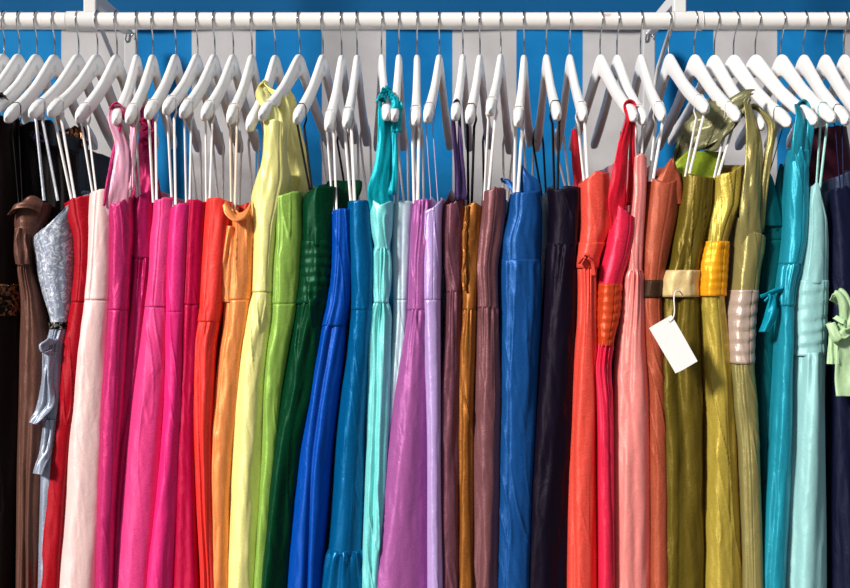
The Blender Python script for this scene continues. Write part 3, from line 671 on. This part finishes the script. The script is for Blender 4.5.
# ---- red with rust sash
m = fab('cherry_pink_red', (218, 34, 68), rough=.36, metal=.1); mst = fab('cherry_red', (204, 22, 44), rough=.36, metal=.1); mru = fab('rust_orange', (192, 62, 26), rough=.34, metal=.14)
d = Dress('cherry red one shoulder dress with ruched rust orange waist', [(208,612,637),(225,611,637),(250,606,634),(284,600,624),(310,599,622),(345,600,614),(370,597,612),(400,598,614),(450,599,615),(588,600,616)], near=10, h=29, seed=31, folds=2, amp=.25, cloth=m)
d.part('bodice', 212, 288, rim=(198,210,218,206), fold=.3, seam=(.45,)); d.part('skirt', 340, None, gather=2)
d.part('ruched_waist', 284, 346, mru, ruche=.003, rfreq=7, off=.0012, fold=.3, seam=(.3,), label='ruched rust orange waistband')
ox, oy, od = d.over(.178)
d.band('shoulder_strap', [(619,232,14,8,5),(617,215,7,8,5),(617,195,2,9,5),(620,170,-1,7.5,10),(624,140,4,5.5,20),(628,118,10,4.5,45),(ox-4,oy+3,od,7,75),(ox,oy-1.5,od,8,90),(ox+4,oy+3,od,7,105),(633,118,18,3,130),(632,150,16,3,150),(632,180,22,4,160),(630,205,34,4,170)], mst, wr=.0015, bulge=.003)
d.band('rear_strap', [(580,190,160,5,10),(577,165,170,5,10),(575,140,190,4,10),(574,130,200,2,10)], mst, wr=.001)
# ---- salmon
m = fab('salmon_pink', (238, 138, 132), rough=.3, metal=.16, var=.06)
d = Dress('salmon pink satin dress with gathered skirt and tall narrow bodice', [(154,634,648),(180,634,648),(210,632,647),(240,629,645),(270,628,644),(300,625,646),(350,619,650),(400,616,655),(450,614,656),(588,614,656)], near=4, h=30, seed=32, folds=4, amp=.3, cloth=m, wrinkle=.0018)
d.part('bodice', 154, 272, rim=(158,153,156,153), fold=1.2); d.part('skirt', 269, None, gather=2.2, off=.001)
d.loop(640, 156, WHT)
# ---- rust
m = fab('rust_brown', (158, 72, 48), rough=.42, metal=.08); mdk = fab('dark_brown', (56, 36, 24), rough=.42)
d = Dress('rust brown strapless dress with dark brown waistband', [(178,650,686),(210,646,682),(245,643,674),(280,644,666),(300,644,664),(350,646,666),(400,650,668),(588,652,672)], near=1, h=31, seed=33, folds=2, amp=.2, cloth=m)
d.part('bodice', 180, 283, rim=(177,183,175,160), fold=.3, seam=(.2,)); d.part('skirt', 294, None); d.part('waistband', 280, 298, mdk, off=.001, fold=.2, label='dark brown waistband')
d.band('folded_neckline', [(667,204,14,15,0),(668,186,9,14,0),(670,171,10,8,5),(672,159,14,1.5,5)], m, wr=.002)
d.loop(651, 177, WHT, half=.0034); d.rear_loop(WHT)
# ---- olive with tag
m = fab('olive', (98, 82, 24), rough=.32, metal=.2, var=.1); mbe = fab('beige', (204, 176, 122), rough=.45, metal=.05, var=.04)
d = Dress('olive green taffeta dress with beige sash carrying the white tag', [(172,685,718),(210,680,716),(240,675,710),(262,672,704),(283,664,702),(310,661,704),(350,656,706),(400,655,708),(450,655,709),(588,655,709)], near=7, h=32, seed=34, folds=4, amp=.32, cloth=m, wrinkle=.003)
d.part('bodice', 175, 275, rim=(171,176,178,172), fold=.5, seam=(.1,), ramp=(190, 270)); d.part('skirt', 290, None, gather=1, seam=(-.1,))
d.part('sash', 270, 297, mbe, off=.004, fold=.15, ruche=.001, rfreq=2, label='beige folded sash')
d.loop(687, 172, WHT, half=.003)
olive_dress = d
# ---- gold
m = fab('chartreuse_gold', (176, 154, 62), rough=.32, metal=.2, tint=(170, 30, 50), sheen=2.0, var=.08); mor = fab('bright_orange', (244, 158, 22), rough=.36, metal=.1, var=.08); ml = fab('lime_lining', (132, 150, 36), rough=.38, metal=.1)
d = Dress('chartreuse gold shot silk dress with ruched bright orange sash', [(166,716,749),(200,713,746),(225,709,736),(241,708,731),(268,702,730),(294,702,728),(340,704,733),(400,707,738),(450,708,741),(588,707,747)], near=6, h=33, seed=35, folds=3, amp=.34, cloth=m, wrinkle=.0026)
d.part('bodice', 170, 245, rim=(176,171,163,158), fold=.8, seam=(.3,), ramp=(160, 200)); d.part('skirt', 290, None, seam=(.25,))
d.part('sash', 241, 296, mor, off=.003, ruche=.0024, rfreq=7, fold=.2, seam=(.5,), label='bright orange ruched sash')
d.band('rear_neckline', [(692,200,30,22,0),(694,180,36,24,3),(698,166,42,26,5),(706,152,50,20,8)], ml, wr=.002, label='lime green inner lining')
d.loop(716, 173, WHT, half=.0032)
# ---- sage with taupe sash
m = fab('sage_olive', (148, 138, 84), rough=.28, metal=.3, tint=(190, 200, 190), var=.06); mta = fab('taupe', (182, 160, 146), rough=.32, metal=.15, var=.05); mgo = fab('grey_olive', (116, 114, 82), rough=.32, metal=.2)
d = Dress('sage olive satin dress with broad draped strap and ruched taupe waist', [(225,739,770),(250,737,768),(270,736,764),(290,734,762),(320,731,759),(362,733,757),(400,736,760),(450,741,762),(588,745,766)], near=8, h=34, seed=36, folds=3, amp=.25, cloth=m, wrinkle=.0018)
d.part('bodice', 230, 294, rim=(215,232,237,225), fold=.4, seam=(.6,)); d.part('skirt', 360, None, seam=(-.1,))
d.part('ruched_waist', 290, 364, mta, ruche=.0034, rfreq=6, off=.0015, fold=.3, seam=(.4,), label='ruched taupe waistband')
ox, oy, od = d.over(.165)
d.band('shoulder_strap', [(752,258,18,11,5),(751,238,8,11,5),(750,215,2,11,8),(752,185,2,10,12),(754,150,4,9,20),(752,125,10,9,35),(ox-5,106,24,10,60),(ox-6,oy+2,od,12,80),(ox,oy-2,od,12,90),(ox+6,oy+3,od,10,100),(771,125,16,4,140),(768,160,10,4,150),(763,195,16,4,160),(761,232,30,3,170)], m, wr=.0025, bulge=.005)
d.band('draped_collar', [(676,154,90,14,20,70),(684,142,90,28,25,68),(696,132,76,34,25,66),(710,126,60,30,25,62),(726,120,44,30,30,60),(744,110,36,24,40,60),(752,102,34,14,40,60)], mgo, wr=.009, bulge=.012, label='loose grey olive drape')
d.band('draped_collar', [(706,146,60,8,20,50),(718,134,40,20,25,60),(730,122,26,24,25,62),(742,112,26,18,30,62),(752,102,24,10,50,60)], mgo, wr=.009, bulge=.01, label='loose grey olive drape')
# ---- dark teal
m = fab('dark_teal', (0, 78, 84), rough=.4, metal=.12); mb = fab('teal_blue', (0, 134, 158), rough=.38, metal=.1); mgr = fabric('dark_green_ribbon', (20, 70, 56), .4)
d = Dress('dark teal green dress with V neckline and teal side bow', [(168,762,786),(200,760,792),(232,762,794),(290,760,788),(350,757,782),(400,756,782),(450,758,780),(588,760,782)], near=-22, h=35, seed=37, folds=3, amp=.3, cloth=m)
d.part('bodice', 190, 240, rim=(176,230,232,170), fold=.3); d.part('skirt', 236, None, fold=.8)
d.band('neckline_point', [(767,170,-2,1,0),(768,180,-3,5,0),(770,200,-2,8,0),(774,226,-1,9,0)], m, wr=.001)
d.band('neckline_point', [(781,164,14,1,0),(781,180,12,5,0),(782,205,8,8,0),(786,232,4,7,0)], m, wr=.001)
d.band('bow', [(764,300,-22,6,70),(770,296,-26,6,60),(772,306,-28,6,20),(770,318,-28,6,-10),(764,332,-26,5,-20)], mb, wr=.003, bulge=.006, label='teal blue bow')
d.band('bow', [(760,296,-24,4,80),(772,291,-28,4,80),(782,288,-22,4,80),(790,290,-12,4,80)], mb, wr=.003, bulge=.004)
d.loop(767, 171, mgr, half=.0012)
# ---- teal
m = fab('teal', (28, 138, 160), rough=.3, metal=.16, var=.06)
d = Dress('bright teal dress with wide satin shoulder strap', [(146,791,811),(165,790,812),(185,789,812),(205,788,812),(235,787,811),(262,784,806),(290,781,799),(310,781,797),(350,779,797),(400,776,797),(450,773,796),(520,768,793),(588,763,790)], near=9, h=36, seed=38, folds=2, amp=.3, cloth=m, wrinkle=.0022)
d.part('bodice', 148, 264, rim=(150,147,150,200), fold=.4, seam=(.3,)); d.part('skirt', 302, None); d.part('waist_band', 262, 306, off=.0008, gather=1)
ox, oy, od = d.over(.165)
d.band('shoulder_strap', [(799,175,14,8,5),(799,156,8,9,8),(800,138,6,9,20),(800,118,10,7,40),(ox-5,106,22,8,65),(ox-5,oy+3,od,9,80),(ox,oy-2,od,9,90),(ox+5,oy+3,od,8,100),(808,125,16,6,150),(806,150,18,5,160),(804,172,24,4,165)], m, wr=.002, bulge=.004)
# ---- pale aqua
m = fab('pale_aqua', (144, 194, 194), rough=.44, metal=.05, slub=.15, var=.03)
d = Dress('pale aqua chiffon dress with pointed neckline and ruched waist', [(182,813,820),(200,811,825),(222,808,831),(260,803,833),(282,799,833),(320,796,832),(356,795,831),(400,795,831),(450,792,832),(588,787,834)], near=6, h=37, seed=40, folds=4, amp=.3, cloth=m, wrinkle=.0016)
d.part('bodice', 183, 284, rim=(186,181,186,190), fold=.3, seam=(.6,)); d.part('skirt', 352, None, gather=1.5)
d.part('ruched_waist', 280, 356, ruche=.0028, rfreq=6, off=.001, fold=.2, seam=(.6,))
d.loop(818, 184, fabric('aqua_ribbon', (160, 210, 202), .45), half=.0028)
# ---- far right
m = fab('navy', (14, 18, 42), rough=.42)
d = Dress('dark navy dress at the right edge with pale green bow at its waist', [(186,832,856),(240,831,872),(300,833,874),(400,834,878),(588,834,884)], near=0, h=38, seed=41, folds=4, amp=.3, cloth=m)
d.part('bodice', 188, 300, rim=(190,186,188,186), fold=.5); d.part('skirt', 296, None)
d.loop(842, 186, fabric('navy_ribbon', (24, 26, 60), .45), half=.0016)
mg = fab('pale_green', (172, 204, 156), rough=.48, metal=.03, var=.04)
d.band('bow', [(832,300,-14,7,50),(838,294,-26,8,40),(846,304,-28,8,10),(848,322,-24,9,-10),(838,338,-24,8,-60),(832,322,-20,6,-90)], mg, wr=.004, bulge=.008, label='pale green bow')
d.band('bow', [(836,320,-20,6,30),(846,326,-30,8,60),(862,318,-22,9,80),(868,306,-14,8,90)], mg, wr=.004, bulge=.008, label='pale green bow')
d.band('sash_tail', [(842,330,-12,7,10),(848,350,-14,14,5),(850,375,-14,16,5),(851,396,-14,16,5)], mg, wr=.004, label='pale green sash end')
d.band('sash_tail', [(835,335,-16,5,10),(834,350,-16,6,5),(834,364,-16,7,5)], mg, wr=.003, label='pale green sash end')
m = fab('dark_burgundy', (58, 18, 34), rough=.5); 
d = Dress('dark burgundy dress hanging behind the pale aqua dress', [(126,812,852),(175,810,860),(300,812,860),(588,808,860)], near=-110, back=.0, h=39, seed=42, folds=3, cloth=m, T=.02)
d.part('bodice', 128, 300, rim=(128,126,124,126), fold=.5); d.part('skirt', 296, None)
m = fab('slate_blue', (62, 72, 98), rough=.5)
d = Dress('slate blue grey dress at the right edge behind the navy one', [(172,828,868),(200,830,870),(300,836,880),(588,838,884)], near=-30, h=39, seed=43, folds=3, cloth=m)
d.part('bodice', 174, 300, rim=(180,172,166,166), fold=.7); d.part('skirt', 296, None)

# ---- rear straps of strapless dresses that show between the dresses and the canvas are part of each dress loop set above
# ---- white swing tag on its string
m_card = mat('white_card', (240, 238, 236), .6, 0, .3)
Y = -.262
c4 = [W(671.5, 315, Y), W(649, 328, Y), W(676, 374, Y-.004), W(698, 361, Y-.004)]
c0 = Vector(W(670, 321, Y))
tg = empty('swing_tag', c0, 'blank white card tag hanging by a string in front of the olive dress', 'tag')
def card():
    A, B, Cc, D = [np.array(p) for p in c4]
    # outline with a punched hole near the top corner
    cen = np.array(W(670, 321.5, Y)); R = .0022
    n = 24; hole = []; outer = []
    ex = (A-B)/np.linalg.norm(A-B); ey = (A-D)/np.linalg.norm(A-D)
    def edge_pt(ang):
        dvec = ex*math.cos(ang)+ey*math.sin(ang); best = 9
        for P, Q in ((A, B), (B, Cc), (Cc, D), (D, A)):
            M = np.array([[dvec[0], -(Q-P)[0]], [dvec[2], -(Q-P)[2]]]); r = np.array([(P-cen)[0], (P-cen)[2]])
            if abs(np.linalg.det(M)) < 1e-12: continue
            t, u = np.linalg.solve(M, r)
            if t > 0 and -1e-6 <= u <= 1+1e-6 and t < best: best = t
        return cen+dvec*best
    angs = sorted([2*math.pi*k/n for k in range(n)]+[math.atan2((P-cen).dot(ey), (P-cen).dot(ex)) % (2*math.pi) for P in (A, B, Cc, D)])
    k = len(angs); V = []
    for th_ in (0, .0007):
        for a in angs: V.append(cen+(ex*math.cos(a)+ey*math.sin(a))*R+np.array((0, th_, 0)))
        for a in angs: V.append(edge_pt(a)+np.array((0, th_, 0)))
    fcs = []
    for i in range(k):
        j = (i+1) % k
        fcs += [(i, j, k+j, k+i), (2*k+i, 3*k+i, 3*k+j, 2*k+j), (k+i, k+j, 3*k+j, 3*k+i), (i, 2*k+i, 2*k+j, j)]
    return V, fcs
v, f = card(); mesh('card', v, f, m_card, tg, False, tuple(c0))
P = smooth_path([W(683, 296, -.232), W(680, 291.5, -.244), W(675.5, 291.5, -.25), W(674, 298, -.256), W(674.5, 310, -.26), W(673.5, 317, -.263), W(670.5, 321, -.2625), W(670, 321.5, -.2575)], 40)
v, f = tube(P, .0012, 8); mesh('string', v, f, WHT, tg, True, tuple(c0))
